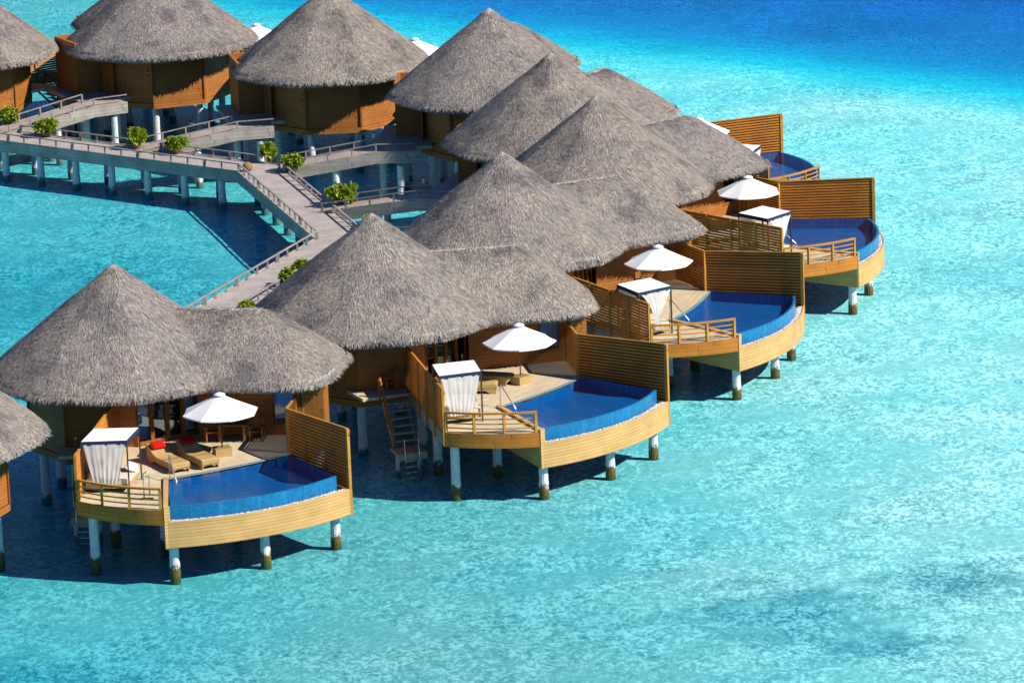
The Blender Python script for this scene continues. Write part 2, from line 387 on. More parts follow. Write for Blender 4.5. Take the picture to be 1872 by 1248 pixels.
def rings(mb, contour, levels, n, fn, drop):
    vs = []; fs = []
    for q in levels:
        for k in range(n):
            x, y = contour(q, k / n); vs.append((x, y, fn(x, y) - .02))
    m = len(levels)
    for q in levels[::-1]:
        for k in range(n):
            x, y = contour(q, k / n); vs.append((x, y, fn(x, y) - drop))
    for i in range(2 * m - 1):
        for k in range(n): fs.append((i * n + k, (i + 1) * n + k, (i + 1) * n + (k + 1) % n, i * n + (k + 1) % n))
    mb.add(vs, fs)
def cont_main(q, u):
    th = u * 2 * PI; r = q * octf(th); return r * math.cos(th), r * math.sin(th)
def cont_ann(q, u):
    w = q
    per = 2 * AL + 6.0; s = u * (per + 6.0)
    if s < AL: p = AX0 + AE1 * s - AE2 * w
    elif s < AL + 6.0:
        ph = -PI / 2 + PI * (s - AL) / 6.0; c, sn = math.cos(ph), math.sin(ph); nn = (abs(c) ** 4.0 + abs(sn) ** 4.0) ** (-1 / 4.0); p = AX1 + (AE1 * c + AE2 * sn) * nn * w
    elif s < 2 * AL + 6.0: p = AX1 - AE1 * (s - AL - 6.0) + AE2 * w
    else:
        ph = PI / 2 + PI * (s - 2 * AL - 6.0) / 6.0; p = AX0 + (AE1 * math.cos(ph) + AE2 * math.sin(ph)) * w
    return p.x, p.y

def make_roofs():
    b = MB(); rings(b, cont_main, [.02, .15, .35] + [.6 + (RE - .68) * i / 14 for i in range(15)], 64, zmain, .34)
    base_main = b.mesh('thatch_base_main', M['thatch_base'], True)
    b = MB(); rings(b, cont_ann, [.02, .15, .3] + [.5 + (AW - .58) * i / 10 for i in range(11)], 80, zann, .34)
    base_ann = b.mesh('thatch_base_annex', M['thatch_base'], True)
    m = MB(); pts = []
    for _ in range(88000):
        q = RE * math.sqrt(rnd.random()); q = round(q / .22) * .22 + rnd.gauss(0, .075)
        if q < .03 or q > RE + .02: continue
        th = rnd.random() * 2 * PI; r = q * octf(th); pts.append((r * math.cos(th), r * math.sin(th)))
    tufts(m, zmain, zann, pts)
    main = m.mesh('thatch_main', M['thatch'])
    m = MB(); fringe(m, edge_main, zann, 12000); mf = m.mesh('eave_fringe_main', M['thatch'])
    m = MB(); pts = []
    while len(pts) < 60000:
        u = rnd.uniform(0, AL + AW); v = rnd.uniform(-AW, AW); p = AX0 + AE1 * u + AE2 * v
        if adist(p.x, p.y) < AW + .02: pts.append((p.x, p.y))
    tufts(m, zann, zmain, pts)
    ann = m.mesh('thatch_annex', M['thatch'])
    m = MB(); fringe(m, edge_ann, zmain, 9000); af = m.mesh('eave_fringe_annex', M['thatch'])
    # ridge cap of bundled straw
    m = MB()
    for _ in range(800):
        s = rnd.random(); p = AX0.lerp(AX1, .2 + .8 * s + .02 * rnd.random()); sg = rnd.choice((-1, 1)); a2 = AE2 * sg
        d = Vector((a2.x, a2.y, -.72)).normalized(); nn = Vector((a2.x * .6, a2.y * .6, 1)).normalized()
        tuft(m, Vector((p.x, p.y, 8.045)), d, nn, rnd.uniform(.15, .32), rnd.uniform(.025, .055), .015)
    for _ in range(500):
        th = rnd.random() * 2 * PI; d = Vector((math.cos(th), math.sin(th), -.75)).normalized(); nn = Vector((math.cos(th) * .6, math.sin(th) * .6, 1)).normalized()
        q = rnd.random() * .3
        tuft(m, Vector((d.x * q, d.y * q, ZA + .02 - .7 * q)), d, nn, rnd.uniform(.3, .5), rnd.uniform(.04, .08), .03)
    cap = m.mesh('ridge_cap', M['thatch'])
    return base_main, main, mf, base_ann, ann, af, cap
RO = make_roofs()

def stilt(x, y, top, r=.2, bot=-4.0, mat='stilt'):
    m = MB(); m.lathe([(r * 1.12, bot), (r * 1.12, .1), (r * 1.08, .42), (r, .6), (r, top)], 14, (x, y)); return m.mesh('stilt', M[mat], False)

def door_unit(a, b, z0, z1, npan, curtains, fr=.09):
    """framed glass panels from plan point a to b; returns frame, panes, curtains meshes"""
    a = Vector(a); b = Vector(b); d = b - a; n = Vector((d.y, -d.x)).normalized()     # outward
    frm = MB(); panes = []; curt = []
    frm.wall(a, b, z1 - .14, z1, .12); frm.wall(a, b, z0, z0 + .16, .12)
    for i in range(npan + 1):
        p = a + d * (i / npan); q = d.normalized() * fr
        p0 = p - q if i else p; p1 = p + q if i < npan else p
        frm.wall(p0 + n * .004, p1 + n * .004, z0, z1, .13)
    for i in range(npan):
        p0 = a + d * (i / npan) + d.normalized() * fr; p1 = a + d * ((i + 1) / npan) - d.normalized() * fr
        g = MB(); g.wall(p0, p1, z0 + .16, z1 - .14, .02); panes.append(g.mesh('pane', M['glass']))
        if i in curtains:
            c = MB(); k = 14; pts = []
            for j in range(k + 1):
                w = p0.lerp(p1, j / k) - n * (.14 + .035 * (j % 2)); pts.append((w.x, w.y))
            c.strip(pts, z0 + .2, z1 - .16, .012); curt.append(c.mesh('curtain', M['curtain']))
    return frm.mesh('door_frame', M['frame']), panes, curt

def rear_end(P, full=False):
    if not full:
        m = MB(); m.prism([L0, (-.55, -8.3), (6.3, -7.2), (7.44, -5.85), (7.9, -3.0), (7.85, -2.5), (3.2, -2.2)], 2.70, ZD); P.part('deck', m.mesh('deck', M['deck']))
    # --- side balcony, stairs to the water, ladder
    m = MB(); m.prism([(-2.55, -3.2), (-2.4, -4.95), (-.2, -4.95), (-.05, -3.9)], 2.74, 2.87); P.part('side_balcony', m.mesh('side_balcony', M['deck']))
    m = MB(); m.beam((-1.5, -4.98, 2.6), (-1.62, -6.7, .92), .05, .12); m.beam((-.38, -4.98, 2.6), (-.55, -6.7, .92), .05, .12)
    st = P.part('stairs', m.mesh('stairs', M['stair']))
    m = MB()
    for i in range(6):
        y = -5.15 - i * .27; z = 2.62 - i * .275; x0 = -1.52 - i * .015; m.box(x0, x0 + 1.12, y - .26, y, z - .05, z)
    P.sub(st, 'tread', m.mesh('tread', M['stair']))
    m = MB(); m.box(-1.75, -.45, -7.8, -6.5, .80, .95); m.box(-1.75, -.45, -7.83, -7.77, .62, .94); P.sub(st, 'landing', m.mesh('landing', M['stair']))
    m = MB(); m.beam((-1.56, -4.95, 3.72), (-1.66, -6.75, 1.85), .07, .07); m.beam((-1.56, -4.95, 3.35), (-1.66, -6.75, 1.5), .04, .04)
    for y, z in ((-4.98, 2.7), (-5.85, 1.85), (-6.7, .95)): m.box(-1.66, -1.58, y - .04, y + .04, z, z + .98)
    P.sub(st, 'handrail', m.mesh('handrail', M['furniture']))
    m = MB()
    for x in (-1.5, -.85): m.tube([(x, -7.6, .95), (x, -7.6, 1.55), (x, -7.86, 1.6), (x, -7.9, .9), (x, -8.0, -.6)], .025, 6)
    for z in (.62, .36, .1, -.15): m.tube([(-1.5, -7.93, z), (-.85, -7.93, z)], .022, 6)
    P.part('swim_ladder', m.mesh('swim_ladder', M['steel'], True))
    # --- stilts, each its own
    S_ = [] if not full else [(-.44, -11.55, 2.4), (2.95, -13.3, 1.3), (6.6, -11.8, 1.3), (9.45, -9.7, 1.3), (2.3, -9.2, 1.3), (.1, -7.6, 2.5), (5.2, -7.6, 1.3), (7.6, -6.4, 1.3)]
    S_ += [(5.6, -2.6, 2.3), (8.5, -2.6, 2.3), (5.6, 1.1, 2.3), (8.5, 1.1, 2.3), (.4, 5.1, 2.3), (3.0, 5.1, 2.3), (-2.4, 6.1, 2.7), (-1.6, -7.1, .8), (-.6, -7.1, .8)]
    S_ += [(x * .87, y * .87, 2.3) for x, y in OCT]
    for x, y, z in S_: P.part('stilt', stilt(x, y, z, .2 if z > .9 else .09, -4.0, 'stilt' if y < -5 and z > .9 else 'stilt_pale'))
    return P
def make_villa(kind):
    P = Proto('pool_villa')
    # --- eight-sided house; the door facet (vertex 0 -> 1) stays open
    w = MB(); 
    for i in range(8):
        if i == 0: continue
        a, b = OCT[i], OCT[(i + 1) % 8]; sc = .985
        w.hexa([(a[0] * .965, a[1] * .965, 2.12), (a[0], a[1], 2.12), (b[0], b[1], 2.12), (b[0] * .965, b[1] * .965, 2.12)],
               [(a[0] * .965, a[1] * .965, 6.9), (a[0], a[1], 6.9), (b[0], b[1], 6.9), (b[0] * .965, b[1] * .965, 6.9)])
    a, b = OCT[0], OCT[1]
    w.wall(a, b, 2.12, 2.86, .14); w.wall(a, b, 5.62, 6.9, .14)
    wl = P.part('wall', w.mesh('octagon_wall', M['cladding'], fix=True))
    m = MB(); m.prism([(x * 1.018, y * 1.018) for x, y in OCT], 2.10, 2.40); P.sub(wl, 'skirting', m.mesh('skirting', M['cladding']))
    for i in range(2, 8):
        m = MB(); m.wall((OCT[i][0] * 1.006 - .05, OCT[i][1] * 1.006), (OCT[i][0] * 1.006 + .05, OCT[i][1] * 1.006), 2.405, 6.2, .1); P.sub(wl, 'corner_trim', m.mesh('corner_trim', M['frame']))
    m = MB(); m.prism([(x * .95, y * .95) for x, y in OCT], 2.45, 2.90); P.part('floor', m.mesh('floor', M['interior']))
    if kind == 'cut':
        r = P.part('roof', RO[1]); P.sub(r, 'thatch_underlay', RO[0]); P.sub(r, 'eave_fringe', RO[2])
        for x, y in OCT: P.part('stilt', stilt(x * .87, y * .87, 2.3))
        return P
    # --- annex behind the deck
    m = MB(); A = [(3.0, -2.35), (8.9, -3.05), (8.9, 1.5), (3.0, 1.5)]
    m.wall((3.5, -2.42), (6.72, -2.78), 2.9, 5.9, .14); m.wall((7.72, -2.90), (8.95, -3.04), 2.2, 5.9, .14)
    m.wall((6.72, -2.78), (7.72, -2.90), 5.35, 5.9, .14); m.wall((6.72, -2.78), (7.72, -2.90), 2.9, 3.35, .14)
    m.wall((8.9, -3.0), (8.9, 1.5), 2.2, 5.9, .14); m.wall((8.95, 1.5), (3.2, 1.5), 2.2, 5.9, .14)
    m.box(3.0, 8.85, -2.3, 1.4, 2.2, 2.86)
    P.part('annex_wall', m.mesh('annex_wall', M['cladding'], fix=True))
    # --- entry block with door recess at the back
    m = MB(); m.wall((.15, 5.4), (3.25, 5.4), 2.1, 5.9, .14); m.wall((3.25, 5.4), (3.25, 2.2), 2.1, 5.9, .14); m.wall((.15, 5.33), (.15, 3.4), 2.1, 5.9, .14)
    m.box(.2, 3.2, 2.0, 5.3, 2.1, 2.8)
    P.part('entry_wall', m.mesh('entry_wall', M['cladding'], fix=True))
    m = MB(); m.wall((-1.6, 3.86), (-.35, 4.02), 2.95, 5.3, .06); P.part('entry_door', m.mesh('entry_door', M['frame']))
    m = MB(); m.box(-2.65, .1, 3.3, 6.35, 2.70, 2.885); m.box(-2.75, 3.3, 5.5, 6.35, 2.698, 2.881); P.part('entry_porch', m.mesh('entry_porch', M['ramp']))
    # --- doors and curtains
    a, b = OCT[0], OCT[1]
    fr, panes, cur = door_unit(a, b, 2.90, 5.60, 4, {'front': (0, 3), 'closed': (0, 1, 2, 3), 'open': (), 'rear': (), 'cut': ()}[kind])
    dd = P.part('glass_door', fr)
    for g in panes: P.sub(dd, 'pane', g)
    for g in cur: P.sub(dd, 'curtain', g)
    fr, panes, cur = door_unit((6.74, -2.80), (7.70, -2.92), 3.36, 5.34, 1, (0,), .07)
    ww = P.part('window', fr)
    for g in panes: P.sub(ww, 'pane', g)
    for g in cur: P.sub(ww, 'curtain', g)
    # --- roofs
    r = P.part('roof', RO[1]); P.sub(r, 'thatch_underlay', RO[0]); P.sub(r, 'eave_fringe', RO[2])
    r = P.part('annex_roof', RO[4]); P.sub(r, 'thatch_underlay', RO[3]); P.sub(r, 'eave_fringe', RO[5]); P.sub(r, 'ridge_cap', RO[6])
    if kind == 'rear': return rear_end(P)
    # --- deck
    m = MB(); m.prism([L0] + TER + [PL] + DKC[1:] + [(7.44, -5.85), (7.9, -3.0), (7.85, -2.5), (3.2, -2.2)], 2.76, ZD)
    dk = P.part('deck', m.mesh('deck', M['deck']))
    m = MB(); m.strip(arc((L1[0], L1[1] - .03), (F[0] - .06, F[1] - .03), .28, 12), 2.24, 2.875, .06); P.sub(dk, 'fascia', m.mesh('fascia', M['terrace_fascia'], fix=True))
    m = MB(); m.wall(L0, L1, 2.24, 2.755, .06); m.box(.2, 7.6, -4.0, -3.8, 2.45, 2.75); m.wall((0, -6.5), (6.5, -6.5), 2.4, 2.75, .15); m.wall((-.6, -9.6), (2.3, -9.8), 2.4, 2.75, .15)
    P.sub(dk, 'joist', m.mesh('joist', M['greywood']))
    # --- railing on the terrace
    TR = arc((L1[0] + .02, L1[1] + .02), (F[0] - .10, F[1] + .06), .28, 16)
    def rp(u): i = u * 16; k = min(15, int(i)); f = i - k; return (TR[k][0] * (1 - f) + TR[k + 1][0] * f, TR[k][1] * (1 - f) + TR[k + 1][1] * f)
    m = MB(); m.strip(TR, 3.72, 3.80, .13); ra = P.part('railing', m.mesh('railing_top', M['railwood'], fix=True))
    m = MB()
    for z in (3.06, 3.27, 3.48): m.strip(TR, z, z + .05, .035)
    P.sub(ra, 'cross_rail', m.mesh('cross_rail', M['railwood'], fix=True))
    for u in (.02, .33, .655, .985):
        m = MB(); x, y = rp(u); m.box(x - .055, x + .055, y - .055, y + .055, ZD, 3.73); P.sub(ra, 'post', m.mesh('post', M['railwood']))
    # --- pool
    J = RIM[-1]; KI = (K[0] + .06, K[1] - .06)
    inner = [(PL[0] + .06, PL[1] - .03)] + DKC[1:-1] + [KI]
    pol = inner + [J] + RIM[::-1][1:] 
    m = MB(); n = len(pol)
    m.add([(x, y, 2.42) for x, y in pol], [tuple(range(n - 1, -1, -1))])
    loop = inner + [J]
    k = len(loop); m.add([(x, y, 2.42) for x, y in loop] + [(x, y, 2.93) for x, y in loop], [(i, i + 1, k + i + 1, k + i) for i in range(k - 1)])
    lw = [RIM[0], loop[0]]; m.add([(x, y, 2.42) for x, y in lw] + [(x, y, 2.93) for x, y in lw], [(0, 1, 3, 2)])
    pool = P.part('pool', m.mesh('pool_basin', M['tile'], fix=False))
    m = MB(); m.strip(RIM, 2.28, 2.932, .11); P.sub(pool, 'rim', m.mesh('rim', M['tile_rim'], fix=True))
    m = MB(); m.wall((PL[0] + .42, PL[1] - .25), (RIM[0][0] + .38, RIM[0][1] + .3), 2.43, 2.74, .6); P.sub(pool, 'step', m.mesh('step', M['tile_rim'], fix=True))
    m = MB(); pw = inner + [(J[0] - .04, J[1] + .05)] + [(x, y + .07) for x, y in RIM[::-1][1:]]
    m.prism(pw, 2.900, 2.912) if False else m.add([(x, y, 2.925) for x, y in pw], [tuple(range(len(pw)))])
    P.sub(pool, 'pool_water', m.mesh('pool_water', M['poolwater']))
    m = MB(); cp = [(F[0] + .02, F[1] + .12), (PL[0] - .0, PL[1] + .1)]
    m.wall((F[0] + .05, F[1] + .12), (PL[0] + .05, PL[1] + .05), 2.78, 2.985, .2)
    P.sub(pool, 'coping', m.mesh('coping', M['pool_fascia'], fix=True))
    m = MB(); m.strip([(x, y + .0) for x, y in DKC], 2.885, 2.905, .2); P.sub(pool, 'edge_board', m.mesh('edge_board', M['deck'], fix=True))
    # --- pool tub cladding
    m = MB(); m.strip(FAS, 1.25, 2.36, .07); m.wall(F, PL, 1.25, 2.775, .07); m.wall(D, E, 1.25, 2.28, .07)
    m.prism(FAS + [E, K, PL], 1.27, 1.33)
    cl = P.part('pool_cladding', m.mesh('pool_cladding', M['pool_fascia'], fix=True))
    m = MB(); d = (Vector(F) - Vector(PL)).normalized(); m.wall((F[0] - .03, F[1] - .03), (F[0] + .2, F[1] + .07), 1.24, 3.0, .09); P.sub(cl, 'end_board', m.mesh('end_board', M['pool_fascia'], fix=True))
    m = MB(); gi = [(x - .02, y + .06) for x, y in FAS]; go = [(RIM[i][0], RIM[i][1]) for i in range(len(RIM))]; m.ribbon(gi, go, 2.30)
    gb = P.part('gravel_bed', m.mesh('gravel_bed', M['gravel'], fix=True))
    m = MB(); rr = random.Random(3)
    for _ in range(1300):
        u = rr.random(); i = min(17, int(u * 18)); f = u * 18 - i; q = rr.uniform(.08, .82)
        px = (gi[i][0] * (1 - f) + gi[i + 1][0] * f) * (1 - q) + (go[i][0] * (1 - f) + go[i + 1][0] * f) * q
        py = (gi[i][1] * (1 - f) + gi[i + 1][1] * f) * (1 - q) + (go[i][1] * (1 - f) + go[i + 1][1] * f) * q
        s = rr.uniform(.025, .06); z = 2.31 + rr.random() * .03; a = rr.random() * 3
        ca, sa = math.cos(a) * s, math.sin(a) * s
        m.add([(px + ca, py + sa, z), (px - sa, py + ca, z), (px - ca, py - sa, z), (px + sa, py - ca, z), (px, py, z + s * .8), (px, py, z - s * .5)],
              [(0, 1, 4), (1, 2, 4), (2, 3, 4), (3, 0, 4), (1, 0, 5), (2, 1, 5), (3, 2, 5), (0, 3, 5)])
    e = P.part('pebbles', m.mesh('pebbles', M['pebble']), None, 'stuff')
    # --- pool handrail
    m = MB(); m.tube([(2.62, -9.0, ZD), (2.62, -9.0, 3.82), (2.64, -9.08, 3.86), (2.95, -9.95, 3.0), (3.0, -10.1, 2.6)], .028, 8)
    P.part('pool_handrail', m.mesh('pool_handrail', M['steel'], True))
    return rear_end(P, True)

VPROT = {k: make_villa(k) for k in ('front', 'closed', 'open', 'rear', 'cut')}
VLAB = {0: 'thatched villa cut off by the left frame edge in front of the red-pillow villa',
        1: 'nearest whole thatched pool villa, lower left, red pillows on its two loungers',
        2: 'thatched pool villa with wooden stairs and a ladder into the water on its left',
        3: 'thatched pool villa whose left fence lets light through, third from the front',
        4: 'thatched pool villa farthest right in the photo, behind the third deck',
        5: 'thatched pool villa whose wide lit fence and pool peek out past the fourth roof',
        6: 'thatched villa with the roof peak highest at centre, most of its deck hidden',
        7: 'thatched villa at top centre left with half shaded eight-sided brown wall above the ramp',
        8: 'thatched villa at top left with a sunlit wall panel and double eave on its left',
        9: 'thatched villa cut off by the frame at the top left corner'}
VN = {0: 'the villa at the lower left frame edge', 1: 'the nearest whole villa, lower left', 2: 'the villa with water stairs', 3: 'the third villa from the front', 4: 'the villa farthest right',
      5: 'the half hidden fifth villa', 6: 'the top centre villa', 7: 'the villa at top centre left', 8: 'the top left villa', 9: 'the villa in the top left corner'}
VK = {0: 'cut', 1: 'front', 2: 'closed', 3: 'open', 4: 'open', 5: 'open', 6: 'rear', 7: 'rear', 8: 'rear', 9: 'rear'}
for v in V: VPROT[VK[v]].spawn((V[v][0], V[v][1], 0), R(V[v][2]), VLAB[v], 'villa', 'thatched villas on stilts in an arc over the lagoon')

# ------------------------------------------------------------------ privacy fences (things of their own)
def fence_proto(segs, anchor, gap, sg=1):
    P = Proto('privacy_fence'); ax, ay = anchor
    for a, b, zb, za, zc in segs:
        a = (a[0] - ax, a[1] - ay); b = (b[0] - ax, b[1] - ay); A = Vector(a); B = Vector(b); L = (B - A).length; d = (B - A).normalized(); nrm = Vector((-d.y, d.x)) * sg
        m = MB(); bk = MB(); n = int((za - zb) / .1345)
        for i in range(n):
            f0 = i / n; z0 = zb + (za - zb) * f0; z0b = zb + (zc - zb) * f0
            h = .1345 * (zc - zb) / (za - zb); m.wall(a, b, z0, z0 + gap, .022, z0b, z0b + gap)
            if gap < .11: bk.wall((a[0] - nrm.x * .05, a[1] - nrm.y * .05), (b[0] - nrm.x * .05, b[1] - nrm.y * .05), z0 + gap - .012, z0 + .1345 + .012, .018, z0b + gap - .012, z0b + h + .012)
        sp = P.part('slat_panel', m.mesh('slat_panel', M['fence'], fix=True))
        if gap < .11: P.sub(sp, 'backing_batten', bk.mesh('backing_batten', M['fence_gap_shade'], fix=True))
        m = MB(); m.beam((a[0], a[1], za + .02), (b[0], b[1], zc + .02), .10, .05); P.part('cap_rail', m.mesh('cap_rail', M['railwood']))
        k = max(1, round(L / 1.55))
        for i in range(k + 1):
            p = A.lerp(B, i / k); zt = za + (zc - za) * i / k
            m = MB(); off = nrm * (.03 if i < k else 0); q = p - nrm * .085 if i < k else p
            m.beam((q.x, q.y, zb - .03), (q.x, q.y, zt), .07 if i < k else .11, .06 if i < k else .11, (d.x, d.y, 0)); P.part('post', m.mesh('post', M['railwood']))
    return P
FL = fence_proto([(L0, L1, 2.3, 4.80, 4.78)], L0, .119)
FLS = fence_proto([(L0, (-.55, -8.3), 2.3, 4.80, 4.80)], L0, .119)
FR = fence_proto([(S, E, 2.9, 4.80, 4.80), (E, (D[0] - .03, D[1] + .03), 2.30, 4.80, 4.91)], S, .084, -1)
m = MB(); m.wall((D[0] - S[0], D[1] - S[1]), (D[0] - S[0] + .03, D[1] - S[1] - .045), 1.24, 4.93, .13); FR.part('end_post', m.mesh('end_post', M['railwood']))
for v in range(1, 10):
    (FL if v < 6 or v == 9 else FLS).spawn(vw(v, L0), R(V[v][2]), 'slatted wooden fence left of the deck of %s' % VN[v], 'fence', 'slatted fences on the left of the decks')
    if v < 6: FR.spawn(vw(v, S), R(V[v][2]), 'bent slatted wooden fence beside the pool of %s' % VN[v], 'fence', 'slatted fences along the pools')

# ------------------------------------------------------------------ umbrellas
def umbrella_proto(wood):
    P = Proto('patio_umbrella'); m = MB(); n = 8; rim = 1.64; zr = 4.80 - ZD; zt = 5.52 - ZD; vs = []; fs = []
    lev = 6; sub = 4; N = n * sub
    for i in range(lev + 1):
        u = i / lev
        for k in range(N):
            a = 2 * PI * k / N; f = (k % sub) / sub; sag = 4 * f * (1 - f)
            rad = .16 + (rim - .16) * u; chord = math.cos(PI / n) / math.cos((f - .5) * 2 * PI / n); rad *= (1 - .5 * u) + .5 * u * chord
            rad *= 1 - .05 * u * sag
            vs.append((rad * math.cos(a), rad * math.sin(a), zt - (zt - zr) * u ** .93 - .03 * sag * u))
    fs = [(i * N + k, i * N + (k + 1) % N, (i + 1) * N + (k + 1) % N, (i + 1) * N + k) for i in range(lev) for k in range(N)]
    for k in range(N): x, y, z = vs[lev * N + k]; vs.append((x * 1.004, y * 1.004, z - .05))
    fs += [(lev * N + k, lev * N + (k + 1) % N, (lev + 1) * N + (k + 1) % N, (lev + 1) * N + k) for k in range(N)]
    m.add(vs, fs); cn = P.part('canopy', m.mesh('canopy', M['canvas']))
    m = MB(); m.lathe([(.26, zt + .005), (.24, zt + .05), (.10, zt + .10), (.02, zt + .13)], 16); P.sub(cn, 'vent_cap', m.mesh('vent_cap', M['canvas'], True))
    for k in range(n):
        m = MB(); a = 2 * PI * k / n; m.beam((.05 * math.cos(a), .05 * math.sin(a), zt - .06), (1.58 * math.cos(a), 1.58 * math.sin(a), zr - .015), .025, .025); P.sub(cn, 'rib', m.mesh('rib', M['metal'] if not wood else M['furniture']))
    m = MB(); m.tube([(0, 0, .05), (0, 0, zt + .02)], .03, 8); P.part('pole', m.mesh('pole', M['furniture'] if wood else M['metal'], True))
    m = MB(); m.box(-.36, .36, -.30, .30, 0, .36); P.part('base', m.mesh('base', M['wicker']))
    return P
UW, UM = umbrella_proto(True), umbrella_proto(False)
UPOS = {1: (4.66, -5.8), 2: (4.75, -5.75), 3: (4.6, -5.85), 4: (4.9, -5.75), 5: (5.4, -6.5), 6: (3.3, -6.3), 7: (5.2, -6.0), 8: (.5, -6.6)}
ULAB = {1: 'open white patio umbrella behind the two red-pillow loungers, nearest villa deck', 2: 'open white umbrella with brown pole in a tan base beside the water stairs',
        3: 'open white umbrella above the daybed on the third villa deck from the front', 4: 'open white umbrella in front of the long brown fence of the deck farthest right',
        5: 'white umbrella half hidden by the roof before the bright orange fence', 6: 'white umbrella hidden but for a fleck behind the roof right of the top centre peak',
        7: 'white umbrella showing between two thatched peaks at the top centre', 8: 'white umbrella showing between the two thatched roofs at the top left'}
for v, p in UPOS.items():
    (UM if v == 1 else UW).spawn(vw(v, p, ZD), R(V[v][2] + 11 + 7 * (v % 3)), ULAB[v], 'umbrella', 'white umbrellas on the villa decks')

# ------------------------------------------------------------------ daybeds
DBL = Vector((-.80, -10.95)); DBR = Vector((1.08, -11.0)); DTL = Vector((-.42, -8.95)); DTR = Vector((1.45, -9.05)); DC = (.3, -10.0)
def daybed_proto(swept, back):
    P = Proto('canopy_daybed'); c = Vector(DC); bl, br, tl, tr = [p - c for p in (DBL, DBR, DTL, DTR)]
    H = 2.22
    for p in (bl, br, tl, tr):
        m = MB(); m.box(p.x - .03, p.x + .03, p.y - .03, p.y + .03, 0, H - .02); P.part('post', m.mesh('post', M['metal']))
    m = MB(); n = 8; vs = []
    for i in range(n + 1):
        for j in range(n + 1):
            u, w = i / n, j / n; p = bl.lerp(br, u).lerp(tl.lerp(tr, u), w)
            vs.append((p.x, p.y, H + .02 - .05 * 16 * u * (1 - u) * w * (1 - w) * .8 + .012 * noise.noise((u * 6, w * 6, 2))))
    m.add(vs, [(i * (n + 1) + j, (i + 1) * (n + 1) + j, (i + 1) * (n + 1) + j + 1, i * (n + 1) + j + 1) for i in range(n) for j in range(n)])
    P.part('canopy', m.mesh('canopy', M['canvas'], True))
    m = MB()
    for a, b in ((bl, br), (br, tr), (tr, tl), (tl, bl)): m.wall(a, b, H - .16, H + .01, .05)
    P.part('canopy_trim', m.mesh('canopy_trim', M['navy']))
    i1 = [p * .93 for p in (bl, br, tr, tl)]
    m = MB(); m.prism([(p.x, p.y) for p in i1], .18, .36); P.part('bed_base', m.mesh('bed_base', M['wicker']))
    m = MB(); m.prism([(p.x * .99, p.y * .99) for p in i1], .36, .56); P.part('mattress', m.mesh('mattress', M['cream']))
    def curt(a, b, off, w0, w1, zt, zb, knot):
        m = MB(); nu, nv = 26, 16; vs = []; d = (b - a).normalized(); nn = Vector((d.y, -d.x)); mid = a.lerp(b, off)
        L = (b - a).length
        for j in range(nv + 1):
            f = j / nv; z = zt + (zb - zt) * f
            if knot: w = w0 + (w1 - w0) * min(1, f / .62) ** .8 if f < .62 else w1 + .12 * (f - .62)
            else: w = w0 + (w1 - w0) * f ** 1.1
            for i in range(nu + 1):
                u = i / nu - .5; fold = .016 * math.sin(i * 1.65 + j * .1 + 2 * noise.noise((i * .2, 0, off))) * (.4 + f) + .02 * noise.noise((i * .3, j * .25, off))
                p = mid + d * (u * w * L) + nn * (.03 + fold + .10 * f * (1 - f)); vs.append((p.x, p.y, z))
        k = nu + 1
        m.add(vs, [(j * k + i, j * k + i + 1, (j + 1) * k + i + 1, (j + 1) * k + i) for j in range(nv) for i in range(nu)])
        P.part('curtain', m.mesh('curtain', M['sheer'], True))
    if swept: curt(bl, br, .55, .95, .16, H - .12, .3, True)
    else: curt(bl, br, .5, .92, .52, H - .12, .38, False)
    if back: curt(tl, tr, .3, .55, .35, H - .12, .6, False)
    return P
DBP = {1: daybed_proto(False, False), 3: daybed_proto(True, True)}
DLAB = {1: 'canopy daybed with a wide sheer curtain behind the front railing of the nearest villa', 2: 'canopy daybed with gathered white curtain beside the fence next to the water stairs',
        3: 'canopy daybed with curtain tied in a knot on the third villa deck', 4: 'white canopy daybed with knotted curtain beside the pool farthest right',
        5: 'white canopy daybed half hidden behind the thatched eave before the bright orange fence'}
for v in DLAB: DBP[1 if v < 3 else 3].spawn(vw(v, DC, ZD), R(V[v][2]), DLAB[v], 'daybed', 'canopy daybeds on the terraces')

# ------------------------------------------------------------------ pillows, loungers, dining furniture
def pillow(lx, ly, lz, mat, name):
    m = MB(); n = 10; vs = []
    for s in (1, -1):
        for i in range(n + 1):
            for j in range(n + 1):
                u, w = i / n * 2 - 1, j / n * 2 - 1; e = max(0, (1 - u ** 4) * (1 - w ** 4)) ** .5; k = 1 - .06 * (abs(u) * abs(w)) ; k2 = 1 - .07 * (1 - u * u) if abs(w) == 1 else 1
                vs.append((u * lx / 2 * (k if 1 else 1), w * ly / 2 * k, s * lz / 2 * e + .01 * noise.noise((u * 3, w * 3, s))))
    k = (n + 1) ** 2
    fs = [(i * (n + 1) + j, (i + 1) * (n + 1) + j, (i + 1) * (n + 1) + j + 1, i * (n + 1) + j + 1) for i in range(n) for j in range(n)]
    m.add(vs, fs + [tuple(q + k for q in f[::-1]) for f in fs]); return m.mesh(name, mat, True)
